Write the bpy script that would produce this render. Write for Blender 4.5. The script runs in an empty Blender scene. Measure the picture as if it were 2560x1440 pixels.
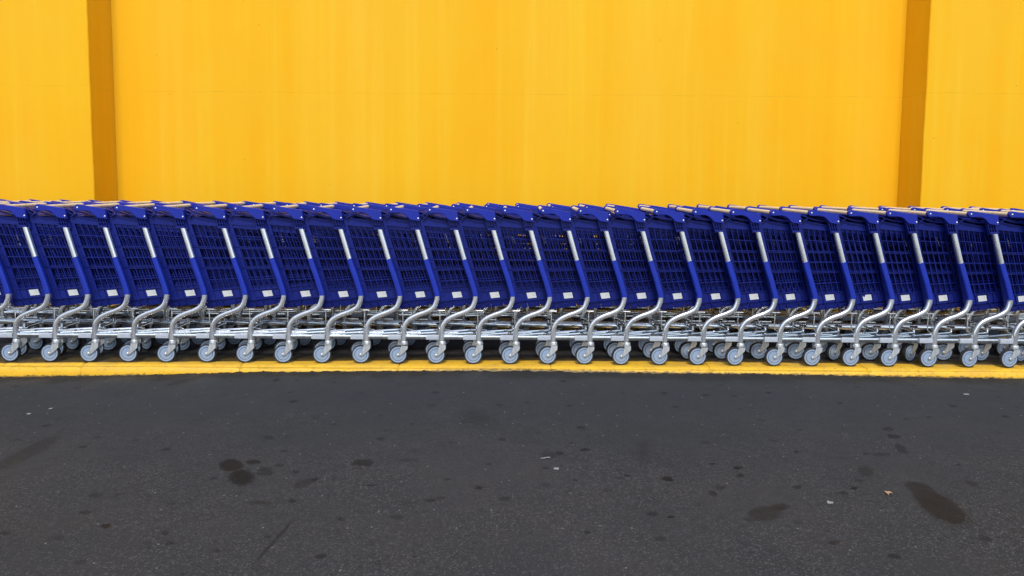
import bpy, math, random
from mathutils import Vector, Matrix, noise
R = math.radians
random.seed(7)
scene = bpy.context.scene
COL = scene.collection

# ---------------------------------------------------------------- camera
cam_d = bpy.data.cameras.new("camera")
cam = bpy.data.objects.new("camera", cam_d)
COL.objects.link(cam)
scene.camera = cam
cam_d.sensor_width = 36.0
cam_d.lens = 1850.0 / 2560.0 * 36.0
cam_d.shift_y = -(720.0 - 589.5) / 2560.0
cam_d.clip_end = 2000.0
cam_d.clip_start = 0.05
cam.matrix_world = (Matrix.Translation((0, 0, 1.2368)) @ Matrix.Rotation(-0.00647, 4, 'Z')
                    @ Matrix.Rotation(math.pi / 2 - 0.08304, 4, 'X') @ Matrix.Rotation(0.00773, 4, 'Z'))

# ---------------------------------------------------------------- world and sun
SUN_EL, SUN_AZ = R(52), R(182)          # azimuth clockwise from +Y: behind the camera
world = bpy.data.worlds.new("World")
scene.world = world
world.use_nodes = True
wn = world.node_tree
bg = wn.nodes["Background"]
sky = wn.nodes.new("ShaderNodeTexSky")
sky.sky_type = 'NISHITA'
sky.sun_disc = False
sky.sun_elevation = SUN_EL
sky.sun_rotation = SUN_AZ
sky.air_density = 1.0
sky.dust_density = 1.5
wn.links.new(sky.outputs[0], bg.inputs[0])
bg.inputs[1].default_value = 0.13
sun_d = bpy.data.lights.new("sun", 'SUN')
sun_d.energy = 1.5
sun_d.angle = R(14)
sun_d.color = (1.0, 0.95, 0.88)
sun = bpy.data.objects.new("sun", sun_d)
COL.objects.link(sun)
sd = Vector((math.sin(SUN_AZ) * math.cos(SUN_EL), math.cos(SUN_AZ) * math.cos(SUN_EL), math.sin(SUN_EL)))
sun.rotation_euler = sd.to_track_quat('Z', 'Y').to_euler()
sun.location = (-3, -6, 9)
scene.view_settings.view_transform = 'Standard'
scene.view_settings.look = 'None'
scene.view_settings.gamma = 1.0
scene.view_settings.exposure = 0.62
scene.cycles.max_bounces = 8
scene.cycles.diffuse_bounces = 4
scene.cycles.glossy_bounces = 4

# ---------------------------------------------------------------- material helpers
class NT:
    def __init__(s, name, rough=0.5, metal=0.0):
        s.m = bpy.data.materials.new(name)
        s.m.use_nodes = True
        s.t = s.m.node_tree
        s.b = s.t.nodes["Principled BSDF"]
        s.b.inputs['Roughness'].default_value = rough
        s.b.inputs['Metallic'].default_value = metal
        s.tc = s.t.nodes.new("ShaderNodeTexCoord")
    def n(s, typ, **kw):
        x = s.t.nodes.new(typ)
        for k, v in kw.items():
            setattr(x, k, v)
        return x
    def put(s, sock, v):
        if hasattr(v, 'links') or isinstance(v, bpy.types.NodeSocket):
            s.t.links.new(v, sock)
        else:
            if isinstance(v, (tuple, list)) and len(v) == 3 and sock.type == 'RGBA':
                v = (*v, 1)
            sock.default_value = v
    def math(s, op, a, b=0.0, c=0.0, clamp=False):
        x = s.n("ShaderNodeMath", operation=op)
        x.use_clamp = clamp
        for i, v in enumerate((a, b, c)):
            s.put(x.inputs[i], v)
        return x.outputs[0]
    def mapping(s, src, loc=(0, 0, 0), rot=(0, 0, 0), scale=(1, 1, 1), typ='POINT'):
        x = s.n("ShaderNodeMapping", vector_type=typ)
        s.put(x.inputs[0], src)
        x.inputs[1].default_value = loc
        x.inputs[2].default_value = rot
        x.inputs[3].default_value = scale
        return x.outputs[0]
    def noise(s, src, scale, detail=4, rough=0.55, out=0, dim='3D'):
        x = s.n("ShaderNodeTexNoise", noise_dimensions=dim)
        s.put(x.inputs['Vector'], src)
        x.inputs['Scale'].default_value = scale
        x.inputs['Detail'].default_value = detail
        x.inputs['Roughness'].default_value = rough
        return x.outputs[out]
    def ramp(s, v, a, b, lo=0.0, hi=1.0, smooth=False):
        x = s.n("ShaderNodeMapRange")
        if smooth:
            x.interpolation_type = 'SMOOTHSTEP'
        s.put(x.inputs[0], v)
        x.inputs[1].default_value = a
        x.inputs[2].default_value = b
        x.inputs[3].default_value = lo
        x.inputs[4].default_value = hi
        return x.outputs[0]
    def mix(s, f, a, b, mode='MIX'):
        x = s.n("ShaderNodeMix", data_type='RGBA', blend_type=mode)
        s.put(x.inputs[0], f)
        s.put(x.inputs[6], a)
        s.put(x.inputs[7], b)
        return x.outputs[2]
    def sep(s, v):
        x = s.n("ShaderNodeSeparateXYZ")
        s.put(x.inputs[0], v)
        return x.outputs
    def bump(s, h, strength=0.3, dist=0.01):
        x = s.n("ShaderNodeBump")
        x.inputs['Strength'].default_value = strength
        x.inputs['Distance'].default_value = dist
        s.put(x.inputs['Height'], h)
        s.t.links.new(x.outputs[0], s.b.inputs['Normal'])
    def base(s, v):
        s.put(s.b.inputs['Base Color'], v)
    def rough(s, v):
        s.put(s.b.inputs['Roughness'], v)
    def rnd(s):
        return s.n("ShaderNodeObjectInfo").outputs['Random']

def mat_plastic(name, c1, c2, rough=0.42):
    k = NT(name, rough)
    k.b.inputs['Specular IOR Level'].default_value = 0.32
    f = k.noise(k.tc.outputs['Object'], 9, 3)
    g = k.rnd()
    c = k.mix(k.ramp(f, 0.3, 0.7), c1, c2)
    c = k.mix(k.ramp(g, 0, 1, 0.0, 0.25), c, (0.014, 0.030, 0.26))
    k.base(c)
    k.rough(k.ramp(k.noise(k.tc.outputs['Object'], 30, 4), 0.3, 0.7, rough - 0.08, rough + 0.12))
    k.bump(k.noise(k.tc.outputs['Object'], 400, 2), 0.12, 0.0008)
    return k.m

M = {}
M['blue'] = mat_plastic('blue_plastic', (0.006, 0.017, 0.25), (0.009, 0.024, 0.33))
M['blue_tube'] = mat_plastic('blue_tube_cover', (0.007, 0.024, 0.31), (0.011, 0.033, 0.38), 0.45)
M['basket'] = mat_plastic('navy_basket_plastic', (0.003, 0.009, 0.135), (0.005, 0.013, 0.18), 0.45)

def mat_zinc(name, base, r0=0.15, r1=0.26, sc=(40, 40, 6), metal=0.85):
    k = NT(name, 0.3, metal)
    v = k.mapping(k.tc.outputs['Object'], scale=sc)
    f = k.noise(v, 1.0, 5, 0.6)
    sp = k.noise(k.tc.outputs['Object'], 22, 4, 0.65)
    g = k.rnd()
    c = k.mix(k.ramp(f, 0.3, 0.7), tuple(x * 0.9 for x in base), base)
    c = k.mix(k.ramp(sp, 0.58, 0.72, 0, 0.22), c, (0.42, 0.43, 0.43))
    k.base(c)
    k.rough(k.math('ADD', k.ramp(f, 0.3, 0.7, r0, r1), k.math('MULTIPLY', g, 0.1)))
    k.bump(sp, 0.06, 0.002)
    return k.m
M['zinc'] = mat_zinc('galvanised_steel', (0.88, 0.90, 0.93))
M['chassis'] = mat_zinc('chassis_zinc', (0.84, 0.87, 0.90), 0.08, 0.18, metal=1.0)
M['chrome'] = mat_zinc('bright_zinc_wire', (0.86, 0.87, 0.87), 0.14, 0.3)
M['caster'] = mat_zinc('caster_zinc', (0.80, 0.82, 0.83), 0.3, 0.5)

k = NT('pale_grey_cover', 0.35)
k.base(k.mix(k.ramp(k.noise(k.tc.outputs['Object'], 60, 3), .3, .7), (0.42, 0.46, 0.52), (0.52, 0.56, 0.6)))
M['cover'] = k.m
k = NT('grey_wheel_plastic', 0.4)
k.base(k.mix(k.ramp(k.noise(k.tc.outputs['Object'], 40, 4), .35, .7), (0.30, 0.39, 0.53), (0.25, 0.33, 0.45)))
M['hub'] = k.m
k = NT('wheel_groove', 0.6)
k.base(k.mix(k.noise(k.tc.outputs['Object'], 40, 2), (0.035, 0.05, 0.075), (0.05, 0.065, 0.09)))
M['groove'] = k.m
k = NT('black_rubber', 0.7)
k.base(k.mix(k.ramp(k.noise(k.tc.outputs['Object'], 50, 4), .4, .7), (0.012, 0.013, 0.015), (0.035, 0.035, 0.037)))
M['rubber'] = k.m

k = NT('pale_wood', 0.5)
v = k.mapping(k.tc.outputs['Object'], scale=(60, 4, 60))
c = k.mix(k.ramp(k.noise(v, 1.0, 4), .3, .7), (0.88, 0.76, 0.56), (0.80, 0.66, 0.46))
yy = k.sep(k.tc.outputs['Object'])
band = k.math('MULTIPLY', k.math('GREATER_THAN', yy[1], 0.15), k.math('LESS_THAN', yy[1], 0.33))
pr = k.ramp(k.noise(k.mapping(k.tc.outputs['Object'], scale=(90, 45, 90)), 1.0, 3), .5, .55, 0, 0.25)
c = k.mix(k.math('MULTIPLY', band, pr), c, (0.22, 0.10, 0.06))
k.base(c)
M['wood'] = k.m

k = NT('printed_label', 0.35)
g = k.sep(k.tc.outputs['Generated'])
row = k.math('FRACT', k.math('MULTIPLY', g[2], 6.0))
ln = k.math('MULTIPLY', k.math('GREATER_THAN', row, 0.5), k.ramp(k.noise(k.mapping(k.tc.outputs['Generated'], scale=(26, 1, 9)), 1.0, 2), .48, .56))
zone = k.math('MULTIPLY', k.math('GREATER_THAN', g[0], 0.5), k.math('GREATER_THAN', g[2], 0.4))
zone = k.math('ADD', k.math('MULTIPLY', zone, 0.5), 0.16)
k.base(k.mix(k.math('MULTIPLY', ln, zone), (0.64, 0.66, 0.64), (0.2, 0.22, 0.22)))
M['label'] = k.m

def smear(k, co, c, zc, zlen):
    return c

def mat_wall():
    k = NT('yellow_painted_render', 0.62)
    k.b.inputs['Specular IOR Level'].default_value = 0.2
    co = k.tc.outputs['Object']
    s = k.sep(co)
    st1 = k.noise(k.mapping(co, scale=(2.6, 2.6, 0.10)), 1.0, 5, 0.62)
    st2 = k.noise(k.mapping(co, loc=(7, 3, 0), scale=(9.0, 9.0, 0.22)), 1.0, 4, 0.6)
    cl = k.noise(co, 0.9, 5, 0.6)
    fine = k.noise(co, 90, 4, 0.7)
    A, B = (0.92, 0.440, 0.002), (0.91, 0.510, 0.012)
    f = k.math('ADD', k.math('MULTIPLY', st1, 0.5), k.math('ADD', k.math('MULTIPLY', st2, 0.28), k.math('MULTIPLY', cl, 0.35)))
    c = k.mix(k.ramp(f, 0.42, 0.72), A, B)
    bl = k.noise(k.mapping(co, loc=(4, 1, 6), scale=(1.5, 1.5, 0.9)), 1.0, 6, 0.65)
    c = k.mix(k.ramp(bl, 0.45, 0.68, 0, 0.40), c, (0.86, 0.485, 0.018))
    c = k.mix(k.ramp(st2, 0.54, 0.76, 0, 0.24), c, (0.93, 0.61, 0.05))
    st3 = k.noise(k.mapping(co, loc=(2, 8, 0), scale=(1.1, 1.1, 0.05)), 1.0, 6, 0.7)
    c = k.mix(k.ramp(st3, 0.50, 0.72, 0, 0.34), c, (0.94, 0.60, 0.06))
    c = k.mix(k.ramp(st3, 0.50, 0.32, 0, 0.26), c, (0.88, 0.42, 0.0))
    c = k.mix(k.ramp(fine, 0.35, 0.75, 0, 0.10), c, (0.6, 0.33, 0.01))
    # hairline day joint in the render, about 2 m up
    wob = k.math('MULTIPLY', k.math('SUBTRACT', k.noise(k.mapping(co, scale=(2.0, 2.0, 0)), 1.0, 6, 0.7), 0.5), 0.035)
    dz = k.math('ABSOLUTE', k.math('SUBTRACT', k.math('ADD', s[2], wob), 1.985))
    line = k.ramp(dz, 0.001, 0.005, 1, 0)
    brk = k.ramp(k.noise(k.mapping(co, scale=(3.5, 3.5, 0)), 1.0, 6, 0.75), 0.42, 0.60)
    c = k.mix(k.math('MULTIPLY', line, k.math('MULTIPLY', brk, 0.22)), c, (0.30, 0.17, 0.01))
    # shade behind the carts, painted brown into the foot of the wall
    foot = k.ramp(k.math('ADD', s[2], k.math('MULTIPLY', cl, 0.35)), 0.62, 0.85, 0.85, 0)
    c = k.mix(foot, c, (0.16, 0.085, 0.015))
    # a few tiny pits and scuffs
    v = k.n("ShaderNodeTexVoronoi", voronoi_dimensions='2D')
    k.put(v.inputs['Vector'], k.mapping(co, rot=(R(90), 0, 0), scale=(1.3, 1.3, 1.9)))
    v.inputs['Scale'].default_value = 1.0
    pit = k.math('MULTIPLY', k.ramp(v.outputs['Distance'], 0.004, 0.010, 0.6, 0), k.math('GREATER_THAN', k.sep(v.outputs['Color'])[0], 0.72))
    c = k.mix(pit, c, (0.25, 0.13, 0.01))
    k.base(c)
    k.rough(k.ramp(cl, .3, .7, 0.5, 0.7))
    h = k.math('ADD', k.math('MULTIPLY', fine, 0.4), k.math('ADD', k.math('MULTIPLY', cl, 1.5), k.math('MULTIPLY', line, -0.35)))
    k.bump(h, 0.22, 0.004)
    return k.m
M['wall'] = mat_wall()

STAINS = [(-1.251, 3.284, 0.081, 0.049, 123.6, 0.9), (-1.158, 3.15, 0.096, 0.053, 118.9, 0.9), (-1.164, 3.323, 0.03, 0.022, 153.0, 0.7), (-1.081, 3.235, 0.032, 0.021, 163.6, 0.45), (-1.068, 3.191, 0.036, 0.017, 175.1, 0.45), (-0.863, 3.095, 0.057, 0.035, -113.9, 0.4), (-0.659, 3.32, 0.053, 0.041, 163.1, 0.6), (-0.939, 3.21, 0.016, 0.012, 146.1, 0.5), (-2.256, 3.426, 0.231, 0.058, -90.8, 0.3), (-1.501, 2.691, 0.018, 0.014, 131.2, 0.95), (-1.258, 2.64, 0.018, 0.01, 129.1, 0.5), (-1.203, 2.563, 0.015, 0.01, 148.6, 0.55), (-1.018, 2.519, 0.012, 0.008, 161.1, 0.45), (-1.345, 2.894, 0.019, 0.012, 147.9, 0.35), (-1.684, 2.95, 0.027, 0.016, 153.0, 0.4), (-1.594, 2.958, 0.021, 0.016, -118.0, 0.3), (-0.992, 2.898, 0.039, 0.014, 177.6, 0.4), (-0.868, 2.918, 0.017, 0.013, 138.2, 0.6), (-0.579, 3.069, 0.017, 0.008, 177.8, 0.7), (-0.113, 3.046, 0.017, 0.016, 168.7, 0.6), (-0.304, 2.92, 0.02, 0.015, 173.8, 0.5), (-0.636, 2.758, 0.015, 0.012, 144.2, 0.5), (-0.433, 2.443, 0.014, 0.01, 168.3, 0.4), (-1.193, 3.63, 0.026, 0.019, 137.8, 0.4), (0.261, 3.452, 0.021, 0.019, 61.7, 0.6), (0.204, 3.425, 0.04, 0.027, 83.8, 0.4), (0.662, 3.457, 0.245, 0.053, 79.1, 0.22), (0.71, 3.152, 0.022, 0.02, 62.4, 0.85), (1.061, 3.277, 0.021, 0.015, 49.6, 0.8), (1.045, 3.191, 0.016, 0.012, -146.5, 0.7), (0.958, 3.323, 0.012, 0.009, -153.8, 0.8), (0.542, 3.185, 0.013, 0.009, -170.2, 0.7), (0.873, 3.002, 0.023, 0.014, 92.5, 0.6), (0.924, 3.063, 0.018, 0.014, 45.3, 0.5), (1.255, 3.071, 0.02, 0.013, 42.8, 0.6), (1.428, 3.017, 0.021, 0.013, -145.8, 0.5), (1.497, 3.066, 0.016, 0.01, -148.7, 0.85), (1.992, 3.69, 0.029, 0.023, -154.9, 0.6), (2.015, 3.792, 0.028, 0.019, 63.3, 0.5), (1.943, 3.528, 0.067, 0.026, 74.1, 0.5), (1.632, 3.248, 0.061, 0.032, 64.7, 0.45), (1.768, 2.899, 0.169, 0.079, 80.8, 0.75), (1.784, 3.073, 0.069, 0.056, 81.3, 0.6), (1.027, 2.82, 0.078, 0.055, -142.4, 0.5), (1.105, 2.877, 0.049, 0.025, -156.6, 0.6), (0.649, 2.788, 0.012, 0.009, -147.3, 0.8), (0.434, 3.029, 0.018, 0.015, -149.1, 0.4), (1.405, 3.473, 0.018, 0.01, 54.8, 0.6), (1.195, 2.588, 0.016, 0.01, -154.8, 0.6), (-0.162, 3.908, 0.163, 0.13, 95.0, 0.22), (1.812, 3.453, 0.046, 0.024, -166.0, 0.4), (2.044, 3.13, 0.031, 0.023, 66.5, 0.4), (-0.455, 3.352, 0.037, 0.019, 178.3, 0.3), (-0.432, 3.468, 0.058, 0.026, 179.3, 0.2), (-0.834, 2.599, 0.163, 0.008, -98.1, 0.5), (-2.001, 4.515, 0.102, 0.042, -126.2, 0.4)]
def mat_asphalt():
    k = NT('worn_asphalt', 0.75)
    k.b.inputs['Specular IOR Level'].default_value = 0.22
    co = k.tc.outputs['Object']
    s = k.sep(co)
    big = k.noise(co, 0.55, 5, 0.6)
    mid = k.noise(k.mapping(co, loc=(3, 9, 0)), 3.2, 5, 0.6)
    fine = k.noise(co, 120, 3, 0.7)
    grain = k.noise(k.mapping(co, loc=(1, 5, 2)), 46, 6, 0.8)
    c = k.mix(k.ramp(big, 0.35, 0.65), (0.036, 0.038, 0.040), (0.047, 0.0465, 0.048))
    c = k.mix(k.ramp(mid, 0.3, 0.7, 0, 0.42), c, (0.030, 0.033, 0.035))
    # smoother, more polished strip towards the kerb
    near = k.ramp(k.math('ADD', s[1], k.math('MULTIPLY', mid, 0.8)), 3.3, 4.7, 0, 1, True)
    c = k.mix(k.math('MULTIPLY', near, 0.45), c, (0.029, 0.032, 0.034))
    # aggregate
    v = k.n("ShaderNodeTexVoronoi", voronoi_dimensions='2D')
    k.put(v.inputs['Vector'], co)
    v.inputs['Scale'].default_value = 130
    stone = k.math('MULTIPLY', k.ramp(k.sep(v.outputs['Color'])[0], 0.70, 0.95, 0, 1), k.ramp(v.outputs['Distance'], 0.25, 0.5, 1, 0))
    far = k.math('SUBTRACT', 1.0, k.math('MULTIPLY', near, 0.75))
    patch = k.ramp(k.noise(co, 1.7, 4, 0.6), 0.35, 0.62, 0.3, 1.0)
    c = k.mix(k.math('MULTIPLY', stone, k.math('MULTIPLY', k.math('MULTIPLY', far, patch), 0.62)), c, (0.20, 0.195, 0.195))
    gr2 = k.ramp(grain, 0.50, 0.36, 0, 0.75)
    c = k.mix(k.math('MULTIPLY', gr2, k.math('MULTIPLY', far, patch)), c, (0.016, 0.016, 0.017))
    fl = k.ramp(fine, 0.55, 0.75, 0, 0.5)
    c = k.mix(k.math('MULTIPLY', fl, far), c, (0.115, 0.11, 0.11))
    # small drips and chewing-gum spots
    v2 = k.n("ShaderNodeTexVoronoi", voronoi_dimensions='2D')
    k.put(v2.inputs['Vector'], k.mapping(co, scale=(5.0, 6.0, 0.01)))
    v2.inputs['Scale'].default_value = 1.0
    vc = k.sep(v2.outputs['Color'])
    rad = k.math('MULTIPLY', k.ramp(vc[0], 0.3, 1.0, 0.03, 0.15), k.ramp(k.noise(co, 30, 3), 0.3, 0.7, 0.6, 1.2))
    spot = k.ramp(k.math('SUBTRACT', v2.outputs['Distance'], rad), -0.02, 0.015, 1, 0)
    spot = k.math('MULTIPLY', spot, k.math('MULTIPLY', k.ramp(vc[1], 0.2, 1.0, 0.1, 1.0), k.math('GREATER_THAN', vc[0], 0.42)))
    c = k.mix(k.math('MULTIPLY', spot, 0.9), c, (0.015, 0.015, 0.016))
    # pale flecks of grit
    v3 = k.n("ShaderNodeTexVoronoi", voronoi_dimensions='2D')
    k.put(v3.inputs['Vector'], k.mapping(co, scale=(7, 7, 0.01)))
    v3.inputs['Scale'].default_value = 1.0
    fk = k.math('MULTIPLY', k.ramp(v3.outputs['Distance'], 0.015, 0.035, 1, 0), k.math('GREATER_THAN', k.sep(v3.outputs['Color'])[1], 0.72))
    c = k.mix(k.math('MULTIPLY', fk, 0.55), c, (0.34, 0.34, 0.33))
    # oil stains, each with its own place and shape
    wb = k.n("ShaderNodeVectorMath", operation='SUBTRACT')
    k.put(wb.inputs[0], k.noise(co, 30, 5, 0.65, out=1))
    wb.inputs[1].default_value = (0.5, 0.5, 0.5)
    wsc = k.n("ShaderNodeVectorMath", operation='SCALE')
    k.t.links.new(wb.outputs[0], wsc.inputs[0])
    wsc.inputs['Scale'].default_value = 0.028
    wad = k.n("ShaderNodeVectorMath", operation='ADD')
    k.put(wad.inputs[0], co)
    k.t.links.new(wsc.outputs[0], wad.inputs[1])
    flat = k.n("ShaderNodeVectorMath", operation='MULTIPLY')
    k.t.links.new(wad.outputs[0], flat.inputs[0])
    flat.inputs[1].default_value = (1, 1, 0)
    tot = None
    rag = k.math('MULTIPLY', k.math('SUBTRACT', k.noise(co, 75, 4, 0.75), 0.5), 1.1)
    for (x, y, a, b, ang, d) in STAINS:
        gr = 1.08 if a > 0.04 else 1.35
        d = min(1.0, d * 1.25 + (0.06 if d < 0.32 else 0.0))
        mp = k.mapping(flat.outputs[0], (x, y, 0), (0, 0, R(ang)), (a * gr, b * gr, 1), 'TEXTURE')
        ln = k.n("ShaderNodeVectorMath", operation='LENGTH')
        k.put(ln.inputs[0], mp)
        soft = 0.70 if d > 0.42 else 0.05
        e = k.ramp(k.math('ADD', ln.outputs['Value'], rag), soft, 1.12, d, 0.0, True)
        tot = e if tot is None else k.math('MAXIMUM', tot, e)
    c = k.mix(k.math('MULTIPLY', tot, k.ramp(k.noise(co, 14, 5, 0.7), 0.3, 0.65, 1.0, 0.86)), c, (0.009, 0.009, 0.009))
    # grime in the gutter right under the kerb
    gut = k.ramp(k.math('ADD', s[1], k.math('MULTIPLY', k.math('SUBTRACT', mid, 0.5), 0.35)), 4.50, 4.64, 0, 0.85, True)
    c = k.mix(gut, c, (0.022, 0.022, 0.021))
    k.base(c)
    k.rough(k.math('SUBTRACT', k.ramp(mid, .3, .7, 0.62, 0.85), k.math('MULTIPLY', tot, 0.2)))
    h = k.math('ADD', k.math('MULTIPLY', grain, k.math('ADD', k.math('MULTIPLY', far, 0.8), 0.2)), k.math('MULTIPLY', mid, 0.6))
    k.bump(h, 0.85, 0.005)
    return k.m
M['asphalt'] = mat_asphalt()

def mat_kerb():
    k = NT('yellow_kerb_paint', 0.55)
    co = k.tc.outputs['Object']
    s = k.sep(co)
    n1 = k.noise(co, 7, 5, 0.65)
    n2 = k.noise(k.mapping(co, scale=(1, 1, 1)), 38, 5, 0.7)
    c = k.mix(k.ramp(n1, .3, .7), (0.84, 0.50, 0.025), (0.72, 0.41, 0.03))
    c = k.mix(k.ramp(n2, .54, .68, 0, 0.65), c, (0.36, 0.22, 0.04))
    c = k.mix(k.ramp(k.noise(k.mapping(co, scale=(2.2, 9, 9)), 1.0, 6, 0.7), .50, .64, 0, 0.55), c, (0.50, 0.30, 0.05))
    # more saturated paint low on the face
    c = k.mix(k.ramp(s[2], -0.02, -0.045, 0, 0.6), c, (0.86, 0.47, 0.004))
    # much darker colour on the tread of the kerb, behind a wavering line
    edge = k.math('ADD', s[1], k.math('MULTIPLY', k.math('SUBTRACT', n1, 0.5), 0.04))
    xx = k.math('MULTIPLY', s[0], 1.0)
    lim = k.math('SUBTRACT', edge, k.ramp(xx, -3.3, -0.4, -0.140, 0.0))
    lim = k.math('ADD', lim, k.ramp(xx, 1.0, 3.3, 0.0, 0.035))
    tread_dark = k.ramp(lim, 4.838, 4.856, 0, 1)
    c = k.mix(k.math('MULTIPLY', tread_dark, k.ramp(n2, 0.3, 0.7, 1.0, 0.85)), c, (0.028, 0.023, 0.010))
    c = k.mix(k.ramp(k.math('ADD', s[1], k.math('MULTIPLY', n2, 0.03)), 4.925, 4.955, 0, 0.9), c, (0.03, 0.03, 0.028))
    # flaking at the foot
    zf = k.math('ADD', k.ramp(s[0], -3.25, 0.0, -0.086, -0.024), k.ramp(s[0], 0.0, 3.34, 0.0, -0.033))
    ft = k.math('SUBTRACT', k.math('ADD', s[2], k.math('MULTIPLY', k.math('SUBTRACT', n2, 0.5), 0.045)), zf)
    c = k.mix(k.ramp(ft, 0.014, 0.004, 0, 0.85), c, (0.07, 0.055, 0.025))
    # hairline cracks
    v = k.n("ShaderNodeTexVoronoi", feature='DISTANCE_TO_EDGE')
    wv = k.n("ShaderNodeVectorMath", operation='ADD')
    k.put(wv.inputs[0], k.mapping(co, scale=(2.3, 3.0, 3.0)))
    k.put(wv.inputs[1], k.noise(co, 12, 4, 0.6, out=1))
    k.t.links.new(wv.outputs[0], v.inputs['Vector'])
    v.inputs['Scale'].default_value = 1.0
    cr = k.math('MULTIPLY', k.ramp(v.outputs['Distance'], 0.004, 0.016, 1, 0), k.ramp(n1, 0.5, 0.62, 0, 0.7))
    c = k.mix(cr, c, (0.12, 0.08, 0.02))
    k.base(c)
    k.bump(k.math('ADD', k.math('MULTIPLY', n1, 1.0), k.math('MULTIPLY', n2, 0.5)), 0.5, 0.006)
    return k.m
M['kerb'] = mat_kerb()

k = NT('pale_reflector_ground', 0.8)  # kept pale to bounce light; ground added out of view
k.base(k.mix(k.noise(k.tc.outputs['Object'], 0.6, 6), (0.46, 0.47, 0.48), (0.56, 0.57, 0.58)))
M['bounce_ground'] = k.m
k = NT('dark_pavers', 0.8)
co = k.tc.outputs['Object']
br = k.n("ShaderNodeTexBrick")
k.put(br.inputs['Vector'], co)
br.inputs['Color1'].default_value = (0.040, 0.038, 0.038, 1)
br.inputs['Color2'].default_value = (0.055, 0.051, 0.050, 1)
br.inputs['Mortar'].default_value = (0.018, 0.018, 0.018, 1)
br.inputs['Scale'].default_value = 1.0
br.inputs['Brick Width'].default_value = 0.2
br.inputs['Row Height'].default_value = 0.1
br.inputs['Mortar Size'].default_value = 0.004
c = k.mix(k.ramp(k.noise(co, 8, 5), .3, .7, 0, .6), br.outputs['Color'], (0.025, 0.025, 0.026))
k.base(c)
k.bump(k.math('ADD', k.math('MULTIPLY', br.outputs['Fac'], -1.0), k.math('MULTIPLY', k.noise(co, 60, 4), 0.4)), 0.5, 0.004)
M['paver'] = k.m
k = NT('dry_leaf_brown', 0.6)
k.base(k.mix(k.noise(k.tc.outputs['Object'], 90, 3), (0.50, 0.32, 0.20), (0.32, 0.18, 0.10)))
M['leaf'] = k.m
k = NT('crumpled_paper', 0.7)
k.base(k.mix(k.noise(k.tc.outputs['Object'], 90, 3), (0.30, 0.31, 0.30), (0.22, 0.23, 0.22)))
M['paper'] = k.m
k = NT('flat_roof_grey', 0.8)
k.base(k.mix(k.noise(k.tc.outputs['Object'], 3, 4), (0.22, 0.21, 0.20), (0.3, 0.29, 0.28)))
M['roof'] = k.m
k = NT('coping_concrete', 0.7)
k.base(k.mix(k.noise(k.tc.outputs['Object'], 6, 4), (0.40, 0.39, 0.37), (0.3, 0.29, 0.27)))
M['coping'] = k.m

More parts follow.
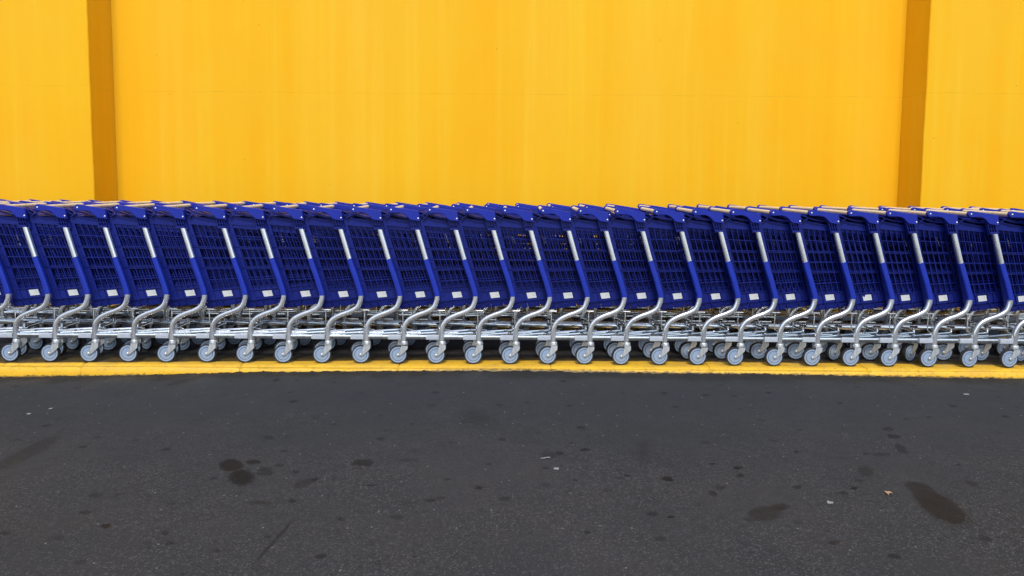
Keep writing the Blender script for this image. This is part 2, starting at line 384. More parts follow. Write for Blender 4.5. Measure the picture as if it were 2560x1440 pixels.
# ---------------------------------------------------------------- mesh helpers
class MB:
    """collects shapes and links them as one mesh object"""
    def __init__(s):
        s.v, s.f, s.mi = [], [], []
    def add(s, vs, fs, mi=0):
        o = len(s.v)
        s.v += [tuple(p) for p in vs]
        s.f += [tuple(i + o for i in f) for f in fs]
        s.mi += [mi] * len(fs)
    def hexa(s, p, mi=0):
        # p: 8 points, bottom ring 0-3, top ring 4-7
        s.add(p, [(3, 2, 1, 0), (4, 5, 6, 7), (0, 1, 5, 4), (1, 2, 6, 5), (2, 3, 7, 6), (3, 0, 4, 7)], mi)
    def box(s, x0, x1, y0, y1, z0, z1, mi=0):
        s.hexa([(x0, y0, z0), (x1, y0, z0), (x1, y1, z0), (x0, y1, z0), (x0, y0, z1), (x1, y0, z1), (x1, y1, z1), (x0, y1, z1)], mi)
    def sweep(s, path, sec, up=(0, 1, 0), mi=0, cap=True):
        """sec: list of (a, b); a along 'up', b along tangent x up"""
        P = [Vector(p) for p in path]
        rings = []
        for i, p in enumerate(P):
            t = (P[min(i + 1, len(P) - 1)] - P[max(i - 1, 0)]).normalized()
            u = Vector(up)
            u = (u - t * u.dot(t)).normalized()
            w = t.cross(u)
            rings.append([p + u * a + w * b for a, b in sec])
        m = len(sec)
        vs = [q for r in rings for q in r]
        fs = []
        for i in range(len(P) - 1):
            for j in range(m):
                a, b = i * m + j, i * m + (j + 1) % m
                fs.append((a, b, b + m, a + m))
        if cap:
            fs.append(tuple(reversed(range(m))))
            fs.append(tuple(range((len(P) - 1) * m, len(P) * m)))
        s.add(vs, fs, mi)
    def tube(s, path, r, seg=8, up=(0, 1, 0), mi=0):
        s.sweep(path, [(r * math.cos(2 * math.pi * k / seg), r * math.sin(2 * math.pi * k / seg)) for k in range(seg)], up, mi)
    def lathe(s, prof, c=(0, 0, 0), axis='Y', seg=28, mi=0, closed=False):
        """prof: (radius, offset along axis)"""
        vs, fs = [], []
        m = len(prof)
        for i in range(seg):
            a = 2 * math.pi * i / seg
            for r, h in prof:
                x, y = r * math.cos(a), r * math.sin(a)
                vs.append((c[0] + x, c[1] + h, c[2] + y) if axis == 'Y' else (c[0] + x, c[1] - y, c[2] + h))
        for i in range(seg):
            n = (i + 1) % seg
            for j in range(m if closed else m - 1):
                k2 = (j + 1) % m
                fs.append((i * m + j, i * m + k2, n * m + k2, n * m + j))
        s.add(vs, fs, mi)
    def poly(s, pts, y0, y1, bev=0.0, mi=0):
        """pts (x,z), counter-clockwise seen from -y; y0 is the near face"""
        n = len(pts)
        cx = sum(p[0] for p in pts) / n
        cz = sum(p[1] for p in pts) / n
        def inset(d):
            out = []
            for i in range(n):
                a, b, c = Vector(pts[i - 1]), Vector(pts[i]), Vector(pts[(i + 1) % n])
                e1, e2 = (b - a).normalized(), (c - b).normalized()
                n1, n2 = Vector((-e1.y, e1.x)), Vector((-e2.y, e2.x))
                q = (n1 + n2)
                q = q.normalized() if q.length > 1e-6 else n1
                out.append((b.x + q.x * d, b.y + q.y * d))
            return out
        ip = inset(bev) if bev else pts
        rings = []
        if bev:
            rings = [(ip, y0), (pts, y0 + bev), (pts, y1 - bev), (ip, y1)]
        else:
            rings = [(pts, y0), (pts, y1)]
        vs = [(p[0], y, p[1]) for r, y in rings for p in r]
        fs = [tuple(range(n)), tuple(reversed(range((len(rings) - 1) * n, len(rings) * n)))]
        for k2 in range(len(rings) - 1):
            for i in range(n):
                j = (i + 1) % n
                fs.append((k2 * n + j, k2 * n + i, (k2 + 1) * n + i, (k2 + 1) * n + j))
        s.add(vs, fs, mi)
    def mapped(s, fn, flip=False):
        o = MB()
        o.v = [fn(p) for p in s.v]
        o.f = [tuple(reversed(f)) if flip else f for f in s.f]
        o.mi = list(s.mi)
        return o
    def build(s, name, mats, parent=None, smooth=35, loc=None):
        me = bpy.data.meshes.new(name)
        me.from_pydata(s.v, [], s.f)
        for m in (mats if isinstance(mats, (list, tuple)) else [mats]):
            me.materials.append(m)
        me.polygons.foreach_set('material_index', s.mi)
        if smooth:
            me.polygons.foreach_set('use_smooth', [True] * len(me.polygons))
            me.set_sharp_from_angle(angle=R(smooth))
        me.update()
        o = bpy.data.objects.new(name, me)
        COL.objects.link(o)
        if parent:
            o.parent = parent
        if loc:
            o.location = loc
        return o

def tag(o, label=None, cat=None, group=None, kind=None):
    if label: o['label'] = label
    if cat: o['category'] = cat
    if group: o['group'] = group
    if kind: o['kind'] = kind
    return o

def empty(name, loc=(0, 0, 0)):
    o = bpy.data.objects.new(name, None)
    o.empty_display_size = 0.1
    COL.objects.link(o)
    o.location = loc
    return o

def spline(pts, step=5):
    """Catmull-Rom through the points"""
    P = [Vector(p) for p in pts]
    out = []
    for i in range(len(P) - 1):
        a, b, c, d = P[max(i - 1, 0)], P[i], P[i + 1], P[min(i + 2, len(P) - 1)]
        for k2 in range(step):
            t = k2 / step
            out.append(0.5 * ((2 * b) + (c - a) * t + (2 * a - 5 * b + 4 * c - d) * t * t + (3 * b - a - 3 * c + d) * t ** 3))
    out.append(P[-1])
    return out

def rrect(a, b, r, seg=3):
    out = []
    for cx, cy, a0 in ((a - r, b - r, 0), (-a + r, b - r, 90), (-a + r, -b + r, 180), (a - r, -b + r, 270)):
        for k2 in range(seg + 1):
            t = R(a0 + 90 * k2 / seg)
            out.append((cx + r * math.cos(t), cy + r * math.sin(t)))
    return out

# ---------------------------------------------------------------- setting
FALL = 0.0168            # the pavement drains gently towards the wall
def interp(x, tab):
    if x <= tab[0][0]: return tab[0][1]
    for (a, va), (b, vb) in zip(tab, tab[1:]):
        if x <= b:
            return va + (vb - va) * (x - a) / (b - a)
    return tab[-1][1]
GUT = [(-6, -.105), (-3.25, -.086), (-2.62, -.072), (-1.72, -.043), (-.69, -.029), (0.04, -.024), (.87, -.032), (1.65, -.035), (2.43, -.047), (3.34, -.057), (6, -.075)]
KFOOT = 4.672
def road_z(x, y):
    g = interp(x, GUT)
    d = max(0.0, KFOOT - y)
    w = math.exp(-(d / 0.55) ** 2)
    z = g * w + (-0.092) * (1 - w)
    z += 0.012 * (noise.noise(Vector((x * 0.7, y * 0.9, 1.3)))) * min(1, d * 2 + 0.1)
    z += 0.0045 * noise.noise(Vector((x * 6, y * 7, 4.0))) * math.exp(-d * 2.5)
    z += 0.0080 * noise.noise(Vector((x * 26, y * 30, 9.0))) * math.exp(-d * 9)
    z += 0.0055 * noise.noise(Vector((x * 90, y * 60, 2.0))) * math.exp(-d * 14)
    return z
xs = [-400, -120, -40, -14, -8] + [-5.4 + 0.012 * i for i in range(901)] + [8, 14, 40, 120, 400]
ys = [-5, -3, -2, -1, 0, 1, 1.7]
y = 2.0
while y < 4.1: ys.append(y); y += 0.11
while y < 4.56: ys.append(y); y += 0.045
while y < 4.73: ys.append(y); y += 0.012
ys.append(4.76)
b = MB()
vs = [(x, y, road_z(x, y)) for y in ys for x in xs]
nx = len(xs)
b.add(vs, [(j * nx + i, j * nx + i + 1, (j + 1) * nx + i + 1, (j + 1) * nx + i) for j in range(len(ys) - 1) for i in range(nx - 1)])
tag(b.build('road', M['asphalt'], smooth=180), kind='structure')

b = MB()
b.box(-400, 400, -400, -5.002, -0.4, -0.088)  # unseen ground added behind the camera to brighten reflections in the steel
tag(b.build('reflector_ground', M['bounce_ground'], smooth=0), kind='structure')

# kerb: cast stones about 1.06 m long with narrow open joints
JO = [-4.77, -3.75, -2.73, -1.715, -0.697, 0.289, 1.322, 2.344, 3.42, 4.45, 5.47]
def kerb_profile():
    p = [(4.668, -0.16), (4.668, -0.10), (4.671, -0.05), (4.677, -0.026), (4.688, -0.012), (4.704, -0.003), (4.725, 0.0), (4.80, 0.0), (4.87, 0.0), (4.945, 0.0), (4.951, -0.004), (4.953, -0.16)]
    return p
b = MB()
KP = kerb_profile()
edges = [-40.0] + JO + [40.0]
for a0, b0 in zip(edges, edges[1:]):
    a1, b1 = a0 + 0.0022, b0 - 0.0022
    sh = random.uniform(-0.003, 0.003)
    n = 50 if b1 - a1 < 3 else 12
    rows = []
    for i in range(n + 1):
        x = a1 + (b1 - a1) * i / n
        if b1 - a1 < 3:
            x = a1 + (b1 - a1) * (0.5 - 0.5 * math.cos(math.pi * i / n)) if i in (0, n) else x
        endr = min(1.0, min(x - a1, b1 - x) / 0.012)
        row = []
        for j, (yy, zz) in enumerate(KP):
            k2 = 0.0022 * noise.noise(Vector((x * 5, yy * 20, zz * 20 + 3))) + 0.0014 * noise.noise(Vector((x * 40, yy * 60, zz * 60)))
            dy = (sh + k2 * 2.0 + (1 - endr) * 0.004) if j < 6 else k2
            dz = -(1 - endr) * 0.004 + (k2 if 3 < j < 10 else 0) - (0.0015 if 3 < j < 10 else 0)
            row.append((x, yy + dy, zz + dz))
        rows.append(row)
    m = len(KP)
    vs = [q for r in rows for q in r]
    fs = [(i * m + j, (i + 1) * m + j, (i + 1) * m + j + 1, i * m + j + 1) for i in range(n) for j in range(m - 1)]
    fs += [tuple(range(m)), tuple(reversed(range(n * m, (n + 1) * m)))]
    b.add(vs, fs)
b.box(-40, 40, 4.682, 4.945, -0.155, -0.012, 0)
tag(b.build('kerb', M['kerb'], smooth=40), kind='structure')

b = MB()
b.hexa([(-40, 4.9535, -.2), (40, 4.9535, -.2), (40, 7.2, -.2), (-40, 7.2, -.2), (-40, 4.9535, -.003), (40, 4.9535, -.003), (40, 7.2, -.003 - FALL * 2.2465), (-40, 7.2, -.003 - FALL * 2.2465)])
tag(b.build('pavement', M['paver'], smooth=0), kind='structure')

# building: recessed bay between two projecting wall piers
bld = empty('store_building', (0, 7.04, 0))
tag(bld, 'bright yellow rendered store wall behind the carts, with a recessed bay between two piers', 'building')
YB, YF, XL, XR, HT = 0.0, -0.40, -3.6925, 3.7166, 5.2
def wall_panel(x0, x1, y0, y1, z0, z1):
    b = MB()
    b.box(x0, x1, y0, y1, z0, z1)
    return b
wall_panel(XL - 0.2, XR + 0.2, YB, YB + 0.3, -0.15, HT).build('wall', M['wall'], bld, smooth=0)
def pier(x0, x1, side):
    # projecting pier whose arris is slightly chipped and wavy
    b = MB()
    n = 120
    ring = []
    for i in range(n + 1):
        z = -0.15 + (HT + 0.15) * i / n
        w = 0.004 * noise.noise(Vector((side * 3, 0, z * 2.2))) + 0.0025 * noise.noise(Vector((side, 5, z * 14)))
        if side < 0:   # pier left of the bay, visible reveal on its right
            ring.append([(x0, YF, z), (x1 - 0.006 + w, YF, z), (x1 + w, YF + 0.006, z), (x1 + w * 0.3, YB - 0.002, z), (x0, YB + 0.3, z)])
        else:
            ring.append([(x0 + w * 0.3, YB - 0.002, z), (x0 + w, YF + 0.006, z), (x0 + 0.006 + w, YF, z), (x1, YF, z), (x1, YB + 0.3, z)])
    vs = [q for r in ring for q in r]
    m = 5
    fs = [(i * m + j, i * m + (j + 1) % m, (i + 1) * m + (j + 1) % m, (i + 1) * m + j) for i in range(n) for j in range(m)]
    fs += [tuple(reversed(range(m))), tuple(range(n * m, (n + 1) * m))]
    b.add(vs, fs)
    return b.build('pier', M['wall'], bld, smooth=20)
pier(-16, XL, -1)
pier(XR, 16, 1)
b = MB(); b.box(-16.05, 16.05, YF - 0.06, 6.3, HT + 0.002, HT + 0.12); b.build('coping', M['coping'], bld, smooth=0)
b = MB(); b.box(-15.9, 15.9, YB + 0.31, 6.0, -0.1, HT - 0.02); b.build('roof', M['roof'], bld, smooth=0)

# ---------------------------------------------------------------- shopping cart
W = 0.49                 # handle bracket to handle bracket
def T(p):                # profile measured in side view -> real proportions
    x, y, z = p
    return (x * 0.952, y, 0.0597 + (z - 0.0625) * 0.9834)
def far(p):
    return (p[0], W - p[1], p[2])
def both(b, name, mat, parent, smooth=35, kids=None):
    n = b.mapped(T).build(name, mat, parent, smooth)
    f = b.mapped(T).mapped(far, True).build(name, mat, parent, smooth)
    return n, f

SPINE = [(.038, .135), (.0385, .18), (.039, .219), (.049, .260), (.078, .297), (.131, .325), (.192, .347), (.241, .376), (.263, .417), (.268, .459), (.259, .497), (.232, .581), (.192, .698), (.132, .900)]
def seg_path(z0, z1):
    full = spline([(x, 0, z) for x, z in SPINE], 6)
    pts = []
    for p, q in zip(full, full[1:]):
        for zz in (z0, z1):
            if p.z < zz < q.z:
                pts.append(p.lerp(q, (zz - p.z) / (q.z - p.z)))
        if z0 <= p.z <= z1:
            pts.append(p)
    pts.sort(key=lambda v: v.z)
    return pts

CS = 0.952
def make_castor(parent, x, y, ang, mat=None):
    """castor: origin on the swivel stem, wheel trails towards -x"""
    b = MB()
    b.lathe([(0, .150), (.016, .150), (.016, .155), (.023, .153), (.0245, .148), (.0225, .1455), (.0225, .1435), (.0255, .141), (.0255, .135), (.021, .132), (.021, .126), (0, .126)], axis='Z', seg=20)
    P = [(-.045 - .007, .0655), (-.052, .0575), (-.045, .0525), (-.034, .0545), (-.004, .079), (.016, .100), (.020, .112), (.020, .131), (-.021, .131), (-.024, .118), (-.034, .090)]
    P = [(px + .003, pz) for px, pz in P]
    for y0 in (-.0225, .0195):
        b.poly(list(reversed(P))[::-1], y0, y0 + .003)
    b.box(-.021, .023, -.0225, .0225, .1245, .1305)
    b.box(.0185, .0215, -.0215, .0215, .100, .1245)
    b.lathe([(0, -.0275), (.005, -.0275), (.0068, -.0262), (.0068, -.0228), (0, -.0228)], (-.042, 0, .0625), 'Y', 12)
    b.lathe([(0, .0228), (.0068, .0228), (.0068, .0262), (0, .0275)], (-.042, 0, .0625), 'Y', 12)
    c = b.build('castor', M['caster'], parent, 40)
    c.location = (x * 0.952, y, 0.0005)
    c.scale = (CS, CS, CS)
    c.rotation_euler = (0, 0, ang)
    h = MB()
    for sgn in (-1, 1):
        pr = [(0, .0145), (.016, .0145), (.017, .0135), (.0395, .0135)]
        gr = [(.0395, .0135), (.0402, .0118), (.0420, .0118), (.0427, .0135)]
        ou = [(.0427, .0135), (.0535, .0140), (.0548, .0125), (.0548, 0)]
        for pp, mi in ((pr, 0), (gr, 1), (ou, 0)):
            q = [(r, sgn * o) for r, o in pp]
            if sgn > 0: q = q[::-1]
            h.lathe(q[::-1] , (-.042, 0, .0625), 'Y', 36, mi)
    h.build('wheel_hub', [M['hub'], M['groove']], c, 40)
    t = MB()
    t.lathe([(.0545, -.0135), (.0590, -.0150), (.0612, -.0125), (.0622, -.006), (.0625, 0), (.0622, .006), (.0612, .0125), (.0590, .0150), (.0545, .0135)], (-.042, 0, .0625), 'Y', 36)
    t.build('tyre', M['rubber'], c, 50)
    return c

def xr(z): return .148 + .284 * (.934 - z)
def slope(z): return .125 - .21 * (z - .36) / .56
def S(s, z0, off=0.0):
    return (xr(z0) + s, .024 + .068 * max(s, 0) + .055 * (.95 - z0) + off, z0 + slope(z0) * s)
def slab(b, s0, s1, z0, z1, o0, o1, z1b=None):
    """panel on the side surface between s0..s1 and heights z0..z1 (z1b: height at s1)"""
    zb = z1 if z1b is None else z1b
    b.hexa([S(s0, z0, o0), S(s1, z0, o0), S(s1, z0, o1), S(s0, z0, o1), S(s0, z1, o0), S(s1, zb, o0), S(s1, zb, o1), S(s0, z1, o1)])
RIM = [(-.030, 1.004), (-.005, 1.002), (.022, .9925), (.050, .979), (.086, .970), (.14, .963), (.204, .9616), (.50, .9616), (.90, .9616)]
L = .90
def basket_side():
    b = MB()
    rows = [.841, .691, .545]
    dbl = [.763, .622]
    # thin ribs of the lattice
    for i in range(1, 23):
        s = .024 + i * .0394
        slab(b, s - .0024, s + .0024, .4775, .920, .0005, .0125)
    for z in rows:
        slab(b, .024, L, z - .0025, z + .0025, 0, .0125)
    for z in dbl:
        slab(b, .024, L, z - .0066, z - .0026, -.001, .0125)
        slab(b, .024, L, z + .0026, z + .0066, -.001, .0125)
        slab(b, .024, L, z - .0027, z + .0027, .0095, .0125)
    # rear upright strip with shallow steps at each rail
    for z0, z1 in ((.412, .543), (.547, .618), (.626, .689), (.693, .759), (.767, .839), (.843, .948)):
        slab(b, -.030, .0235, z0, z1, -.001, .008)
        slab(b, -.030, .004, z0 - .003, z1 + .001, -.004, .007)
    slab(b, -.030, .0235, .40, .950, .004, .0095)
    # solid label band and the flange below it
    slab(b, -.030, L, .4105, .4785, .002, .008)
    for z0, z1 in ((.474, .4785), (.4095, .4135)):
        slab(b, .004, L, z0, z1, -.004, .003)
    for s in (.0225, .064, .150, .192, .28, .37, .46, .55, .64, .73):
        slab(b, s - .0018, s + .0018, .4137, .4738, -.0035, .0025)
    slab(b, -.030, L, .392, .4098, .010, .018)
    for s in (.0225, .064, .150, .192, .28, .37, .46):
        slab(b, s - .0018, s + .0018, .3922, .4093, .002, .011)
    for s0, s1 in ((-.055, .0165), (.0205, .064), (.069, .150), (.155, .25), (.255, .37), (.375, .50), (.505, .64), (.645, L)):
        b.hexa([S(s0 + .002, .362, .006), S(s1 - .002, .362, .006), S(s1, .364, .02), S(s0, .364, .02),
                S(s0, .394, -.006), S(s1, .394, -.006), S(s1, .394, .012), S(s0, .394, .012)])
    # solid band under the rim
    slab(b, -.030, L, .918, .9455, -.0035, .006)
    for (s0, z0), (s1, z1) in zip(RIM, RIM[1:]):
        if s1 <= -.001 or s0 >= 0: pass
        b.hexa([S(s0, .9455, 0), S(s1, .9455, 0), S(s1, .9455, .006), S(s0, .9455, .006),
                S(s0, z0 - .003, 0), S(s1, z1 - .003, 0), S(s1, z1 - .003, .006), S(s0, z0 - .003, .006)])
        # outer bead, groove and lip of the rim
        for d0, d1, o0, o1 in ((-.012, -.0075, -.005, .001), (-.004, .0015, -.009, .0075)):
            b.hexa([S(s0, z0 + d0, o0), S(s1, z1 + d0, o0), S(s1, z1 + d0, o1), S(s0, z0 + d0, o1),
                    S(s0, z0 + d1, o0), S(s1, z1 + d1, o0), S(s1, z1 + d1, o1), S(s0, z0 + d1, o1)])
    # ribbed corner block between bracket and steel tube
    def C(u, z, y):
        return (xr(z) - .062 + u, y, z)
    def cb(u0, u1, z0, z1, y0, y1):
        b.hexa([C(u0, z0, y0), C(u1, z0, y0), C(u1, z0, y1), C(u0, z0, y1), C(u0, z1, y0), C(u1, z1, y0), C(u1, z1, y1), C(u0, z1, y1)])
    cb(.0, .062, .885, 1.005, .010, .022)
    for u in (.0, .017, .034, .050):
        cb(u, u + .0032, .893, .985, -.007, .0105)
    for z in (.893, .9225, .949, .975):
        cb(.0033, .050, z, z + .0028, -.0055, .0103)
    cb(-.002, .054, .893, .905, -.0165, .0099)
    # triangular gusset running from the bracket to the rim
    for (xa, za), (xb, zb), w in (((.150, 1.012), (.205, .985), .0035), ((.170, .962), (.205, .985), .0035), ((.152, .985), (.186, .975), .003)):
        d = Vector((xb - xa, 0, zb - za)).normalized()
        nn = Vector((-d.z, 0, d.x)) * w / 2
        A, B = Vector((xa, 0, za)), Vector((xb, 0, zb))
        b.hexa([tuple(q) for q in (A - nn + Vector((0, .002, 0)), B - nn + Vector((0, .008, 0)), B - nn + Vector((0, .022, 0)), A - nn + Vector((0, .022, 0)),
                                   A + nn + Vector((0, .002, 0)), B + nn + Vector((0, .008, 0)), B + nn + Vector((0, .022, 0)), A + nn + Vector((0, .022, 0)))])
    return b

def basket_rest():
    b = MB()
    # floor lattice, front panel and its rim
    def fl(s, y, dz=0):
        p = S(s, .372)
        return (p[0], y, p[2] + dz)
    n = 13
    for i in range(n + 1):
        s = .01 + (L - .02) * i / n
        y0, y1 = S(s, .372)[1] + .01, W - S(s, .372)[1] - .01
        b.hexa([fl(s - .003, y0), fl(s + .003, y0), fl(s + .003, y1), fl(s - .003, y1), fl(s - .003, y0, .006), fl(s + .003, y0, .006), fl(s + .003, y1, .006), fl(s - .003, y1, .006)])
    for j in range(7):
        t = j / 6
        def yy(s):
            a = S(s, .372)[1] + .01
            return a + (W - 2 * a) * t
        b.hexa([fl(.0, yy(0) - .003, .001), fl(L, yy(L) - .003, .001), fl(L, yy(L) + .003, .001), fl(0, yy(0) + .003, .001),
                fl(.0, yy(0) - .003, .007), fl(L, yy(L) - .003, .007), fl(L, yy(L) + .003, .007), fl(0, yy(0) + .003, .007)])
    def fr(t, z, d=0):
        p = S(L, z)
        a = p[1] + .004
        return (p[0] + d, a + (W - 2 * a) * t, p[2])
    def fslab(t0, t1, z0, z1, d0=-.006, d1=0):
        b.hexa([fr(t0, z0, d0), fr(t0, z0, d1), fr(t1, z0, d1), fr(t1, z0, d0), fr(t0, z1, d0), fr(t0, z1, d1), fr(t1, z1, d1), fr(t1, z1, d0)])
    fslab(0, 1, .36, .4785)
    fslab(0, 1, .918, .9616)
    for z in (.545, .622, .691, .763, .841):
        fslab(0, 1, z - .003, z + .003, -.0065)
    for i in range(11):
        fslab(i / 10 - (.006 if i == 10 else 0), i / 10 + .006 * (i < 10), .4785, .918)
    return b

def make_cart():
    root = empty('shopping_cart')
    # steel side tubes with the blue cover in their middle
    b = MB()
    b.sweep(seg_path(.135, .8995), rrect(.0155, .0165, .0105, 4))
    n, f = both(b, 'side_tube', M['zinc'], root)
    for par, flip in ((n, False), (f, True)):
        c = MB()
        c.sweep(seg_path(.455, .698), rrect(.0172, .0184, .009))
        c = c.mapped(T)
        if flip: c = c.mapped(far, True)
        c.build('tube_cover', M['blue_tube'], par)
    # chassis
    b = MB()
    sec = rrect(.0155, .010, .005, 2)      # height, thickness
    for m in (lambda p: p, far):
        q = MB()
        q.sweep(spline([(.045, .0, .178), (.20, .003, .178), (.27, .018, .179), (.34, .042, .182), (.745, .148, .190), (.79, .157, .190)], 3), sec, up=(0, 0, 1))
        q.sweep([(.055, .020, .206), (.150, .030, .207)], rrect(.0055, .006, .002, 2), up=(0, 0, 1))
        q.lathe([(0, .160), (.013, .160), (.013, .236), (0, .236)], (.787, .157, 0), 'Z', 14)
        q.lathe([(0, .236), (.024, .236), (.026, .239), (.022, .243), (0, .244)], (.787, .157, 0), 'Z', 16)
        q = q.mapped(m, m is far)
        b.add(q.v, q.f)
    b.tube([(.787, .157, .20), (.787, W - .157, .20)], .0125, 10, up=(1, 0, 0))
    b.mapped(T).build('chassis', M['chassis'], root)
    # pale ribbed bumper sleeve behind each side tube
    b = MB()
    b.sweep([(-.066, -.001, .178), (.020, -.001, .178)], rrect(.0162, .0125, .005, 2), up=(0, 0, 1))
    for dz in (-.011, -.004, .003, .010):
        b.sweep([(-.069, -.0115, .178 + dz), (.020, -.0115, .178 + dz)], rrect(.0016, .0035, .0012, 2), up=(0, 0, 1))
    both(b, 'bumper', M['cover'], root)
    # wire rack under the basket
    b = MB()
    for m in (lambda p: p, far):
        q = MB()
        q.tube([(.236, .03, .352), (.318, .03, .352)], .0038, 8)
        q.tube(spline([(.283, .03, .352), (.283, .032, .30), (.284, .034, .262), (.292, .04, .235), (.315, .05, .222), (.345, .06, .215)], 4), .0036, 8)
        q.tube([(.262, .012, .37), (.270, .028, .356), (.270, .03, .352)], .003, 6)
        q = q.mapped(m, m is far)
        b.add(q.v, q.f)
    b.tube([(.240, .03, .352), (.240, W - .03, .352)], .003, 8, up=(1, 0, 0))
    b.mapped(T).build('wire_rack', M['chrome'], root, 50)
    # basket
    b = basket_side()
    q = basket_side().mapped(far, True)
    b.add(q.v, q.f)
    q = basket_rest()
    b.add(q.v, q.f)
    bk = b.mapped(T).build('basket', M['basket'], root, 25)
    # white printed label on the near side
    b = MB()
    b.hexa([S(.081, .4235, .0005), S(.142, .4235, .0005), S(.142, .4235, .0022), S(.081, .4235, .0022),
            S(.081, .4630, .0005), S(.142, .4630, .0005), S(.142, .4630, .0022), S(.081, .4630, .0022)])
    lb = b.mapped(T).build('price_label', M['label'], root, 0)
    # flap that is pushed up flat over the basket behind
    b = MB()
    prof = spline([(.128, 0, .998), (.16, 0, 1.002), (.205, 0, .988), (.27, 0, .968), (.35, 0, .958), (.46, 0, .952), (.60, 0, .945)], 3)
    def fp(i, y, dz=0):
        p = prof[i]
        return (p.x, y, p.z + dz)
    for i in range(len(prof) - 1):
        ya = .034 + .068 * max(prof[i].x - .14, 0)
        yb = .034 + .068 * max(prof[i + 1].x - .14, 0)
        b.hexa([fp(i, ya), fp(i + 1, yb), fp(i + 1, W - yb), fp(i, W - ya), fp(i, ya, .0035), fp(i + 1, yb, .0035), fp(i + 1, W - yb, .0035), fp(i, W - ya, .0035)])
        for e in (0, 1):
            a0, b0 = (ya, yb) if e == 0 else (W - ya - .007, W - yb - .007)
            b.hexa([fp(i, a0, .0036), fp(i + 1, b0, .0036), fp(i + 1, b0 + .007, .0036), fp(i, a0 + .007, .0036),
                    fp(i, a0, .010), fp(i + 1, b0, .010), fp(i + 1, b0 + .007, .010), fp(i, a0 + .007, .010)])
        for t in (.25, .5, .75):
            yc = W * t
            b.hexa([fp(i, yc - .003, .0036), fp(i + 1, yc - .003, .0036), fp(i + 1, yc + .003, .0036), fp(i, yc + .003, .0036),
                    fp(i, yc - .003, .008), fp(i + 1, yc - .003, .008), fp(i + 1, yc + .003, .008), fp(i, yc + .003, .008)])
    b.tube([(.13, .02, .992), (.13, W - .02, .992)], .009, 10, up=(1, 0, 0))
    b.mapped(T).build('rear_flap', M['basket'], root, 25)
    # handle brackets with their rivets
    px, pz = -.041, 1.022
    arc = [(.021 * math.cos(R(a)), .021 * math.sin(R(a))) for a in range(95, 266, 17)]
    top = [(.184, -.005)]
    out = arc[:]                                       # counter-clockwise seen from -y
    low = [(.0, -.0212), (.030, -.0205), (.055, -.0195), (.072, -.022), (.088, -.028), (.100, -.036), (.111, -.047), (.121, -.058), (.131, -.066), (.196, -.074), (.185, -.006)]
    P = arc + low[1:]
    P = [(px + a, pz + b2) for a, b2 in P]
    b = MB()
    b.poly(P, -.017, .008, .0032)
    n, f = both(b, 'handle_bracket', M['blue'], root, 40)
    for par, m in ((n, lambda p: p), (f, far)):
        for (bx, bz) in ((px, pz), (px + .182, pz - .055)):
            c = MB()
            c.lathe([(0, -.0208), (.0035, -.0206), (.0058, -.0192), (.0062, -.0168), (0, -.0168)], (bx, 0, bz), 'Y', 12)
            c = c.mapped(T).mapped(m, m is far)
            c.build('rivet', M['caster'], par, 50)
    # inner ribs on the bracket
    # wooden handle bar
    b = MB()
    b.lathe([(0, .0082), (.0125, .0082), (.0128, .02), (.0128, W - .02), (.0125, W - .0082), (0, W - .0082)], (px, 0, pz), 'Y', 16)
    b.mapped(T).build('handle_bar', M['wood'], root, 50)
    # castors
    rnd = random.uniform
    make_castor(root, .042, 0, R(1))
    make_castor(root, .042, W, R(-3))
    make_castor(root, .787, .157, R(6))
    make_castor(root, .787, W - .157, R(-8))
    return root

def copy_tree(o, parent=None):
    c = o.copy()
    COL.objects.link(c)
    c.parent = parent
    for ch in o.children:
        copy_tree(ch, c)
    return c

proto = make_cart()

# one label is torn at its upper left corner
def torn_label():
    b = MB()
    pts = [(.081, .4235), (.142, .4235), (.142, .463), (.101, .463), (.099, .456), (.093, .448), (.088, .450), (.081, .458)]
    fr_ = [S(s, z, .0005) for s, z in pts]
    bk_ = [S(s, z, .0022) for s, z in pts]
    n = len(pts)
    b.add(fr_ + bk_, [tuple(range(n)), tuple(reversed(range(n, 2 * n)))] + [((i + 1) % n, i, i + n, (i + 1) % n + n) for i in range(n)])
    return b.mapped(T).build('price_label', M['label'], None, 0)

ORD = ['zeroth', 'first', 'second', 'third', 'fourth', 'fifth', 'sixth', 'seventh', 'eighth', 'ninth', 'tenth', 'eleventh', 'twelfth', 'thirteenth', 'fourteenth', 'fifteenth', 'sixteenth', 'seventeenth', 'eighteenth']
WX = [-3.966, -3.717, -3.466, -3.216, -2.959, -2.707, -2.457, -2.21, -1.950, -1.702, -1.453, -1.201, -0.949, -0.707, -0.459, -0.217, 0.024, 0.269, 0.51, 0.747, 0.999, 1.25, 1.493, 1.749, 1.997, 2.251, 2.501, 2.759, 3.023, 3.286, 3.551, 3.813]
rr = random.Random(11)
NF = len(WX)
first = True
def place(o, x, y, rz, label, group):
    o.location = (x, y, -FALL * max(0, y - 4.953) - (0.002 if y > 5 else 0))
    o.rotation_euler = (-FALL * (1 if y > 5 else 0.4), 0, rz)
    tag(o, label, 'shopping cart', group)
    for ch in o.children:
        if ch.name.split('.')[0] == 'castor':
            sw = 7 if ch.location.x < .3 else 22
            ch.rotation_euler = (0, 0, ch.rotation_euler[2] + R(rr.uniform(-sw, sw) * (0.45 if ch.location.x < .3 and ch.location.y < .1 else 1)))
carts = []
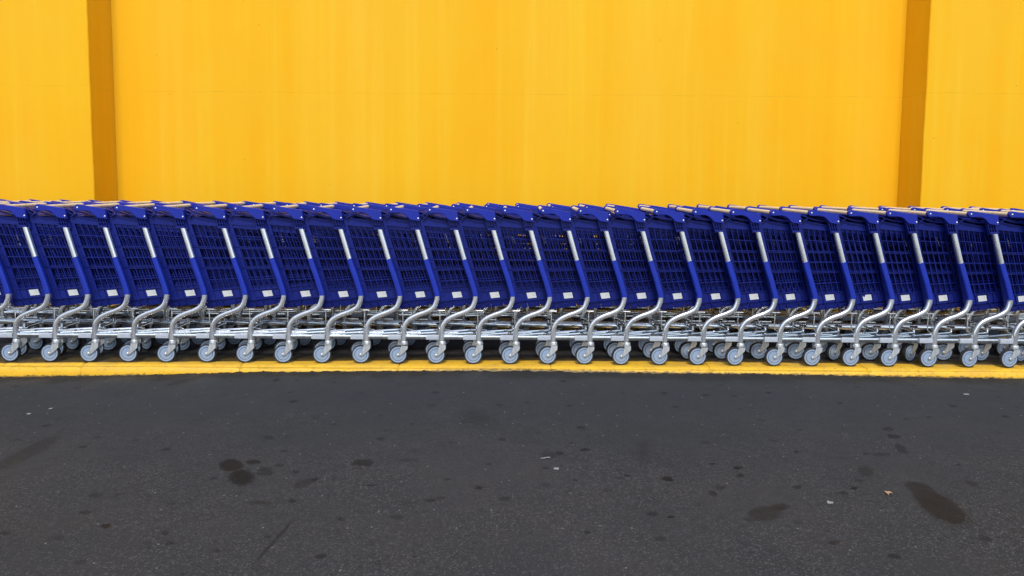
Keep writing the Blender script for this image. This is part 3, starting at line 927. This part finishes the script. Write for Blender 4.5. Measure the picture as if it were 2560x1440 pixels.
for i, x in enumerate(WX):
    o = proto if i == 0 else copy_tree(proto)
    if i <= 1:
        lab = ['navy cart past the left end of the front row, the outermost one', 'navy cart past the left end of the front row, its basket glimpsed through the lattice'][i]
    elif i <= 16:
        lab = 'blue plastic cart in the front row on the kerb, %s from the left end' % ORD[i - 1]
    elif i <= 29:
        lab = 'blue plastic cart in the front row on the kerb, %s from the right end' % ORD[30 - i]
    else:
        lab = 'front row cart just past the right end of the view, %s one out' % ('nearer' if i == 30 else 'further')
    if abs(x - 1.997) < .01:
        lab = 'blue plastic cart in the front row whose white label has a torn corner'
    y = 4.761 - 0.021 * (x / 3.5) ** 2 + rr.uniform(-.003, .003)
    place(o, x, y, R(rr.uniform(-.5, .5)), lab, 'front row of nested blue shopping carts')
    carts.append(o)
    if abs(x - 1.997) < .01:
        for ch in list(o.children):
            if ch.name.split('.')[0] == 'price_label':
                bpy.data.objects.remove(ch)
        t = torn_label(); t.parent = o
        t['label'] = 'white label with its upper left corner torn off'
xk = [.127 + .249 * k2 for k2 in range(-20, 16)]
NB = len(xk)
for i, x in enumerate(xk):
    o = copy_tree(proto)
    vis = i - 3
    if vis <= 0:
        lab = 'back row cart past the left end, hidden behind the front row, %s out' % ['third', 'second', 'first'][i] if i < 3 else 'blue cart in the back row by the yellow wall, leftmost of those in view'
    elif vis <= 16:
        lab = 'blue cart in the back row by the yellow wall, %s from the left end' % ORD[vis + 1]
    else:
        lab = 'blue cart in the back row by the yellow wall, %s from the right end' % ORD[NB - i]
    place(o, x + rr.uniform(-.011, .011), 5.555 + rr.uniform(-.006, .006), R(rr.uniform(-.3, .3)), lab, 'back row of nested blue shopping carts')

# ---------------------------------------------------------------- litter on the road
def scrap(name, pts, x, y, mat, label, cat, h=.004, group=None):
    z = road_z(x, y) + .002
    b = MB()
    n = len(pts)
    r2 = random.Random(len(label))
    tp = [(a, c, h + r2.uniform(-.5, .8) * h) for a, c in pts]
    bt = [(a, c, zz - .0012) for a, c, zz in tp]
    ctr = (0, 0, h * 1.8)
    vs = tp + bt + [ctr, (0, 0, h * 1.8 - .0012)]
    fs = [(i, (i + 1) % n, 2 * n) for i in range(n)] + [(n + (i + 1) % n, n + i, 2 * n + 1) for i in range(n)] + [((i + 1) % n, i, i + n, (i + 1) % n + n) for i in range(n)]
    b.add(vs, fs)
    o = b.build(name, mat, None, 0, (x, y, z))
    return tag(o, label, cat, group)
scrap('dry_leaf', [(-.009, -.020), (-.004, -.006), (.010, -.012), (.014, .004), (.010, .014), (-.004, .012), (-.013, .013)], 1.615, 3.007, M['leaf'], 'small curled tan dry leaf lying on the asphalt left of the big oil stain', 'leaf', .006)
scrap('paper_scrap', [(-.012, -.010), (.011, -.009), (.012, .010), (.0, .012), (-.013, .008)], .230, 3.253, M['paper'], 'small squarish white paper scrap on the asphalt in front of the carts', 'litter', .003)
scrap('paper_strip', [(-.024, -.010), (-.008, -.004), (.006, -.002), (.025, .006), (.022, .012), (.004, .006), (-.010, .002), (-.024, -.003)], .186, 3.380, M['paper'], 'thin white paper strip lying beside a dark spot on the asphalt', 'litter', .003)
scrap('paper_scrap', [(-.013, -.009), (.009, -.012), (.012, .001), (.003, .003), (-.003, .013), (-.010, .007)], 1.327, 2.916, M['paper'], 'pale grey paper scrap on the asphalt right of the small brown stain', 'litter', .003)
scrap('paper_scrap', [(-.010, -.009), (.009, -.008), (.010, .007), (-.009, .008)], -2.544, 4.057, M['paper'], 'pale flattened scrap on the asphalt at far left, the one nearer the kerb', 'litter', .002)
scrap('paper_scrap', [(-.010, -.007), (.008, -.008), (.011, .005), (-.007, .008)], -2.613, 3.973, M['paper'], 'pale flattened scrap on the asphalt at far left, the one further from the kerb', 'litter', .002)
scrap('paper_scrap', [(-.020, -.012), (.012, -.010), (.018, .012), (-.012, .014)], 2.76, 4.327, M['paper'], 'pale flat scrap on the asphalt near the right end of the kerb', 'litter', .002)
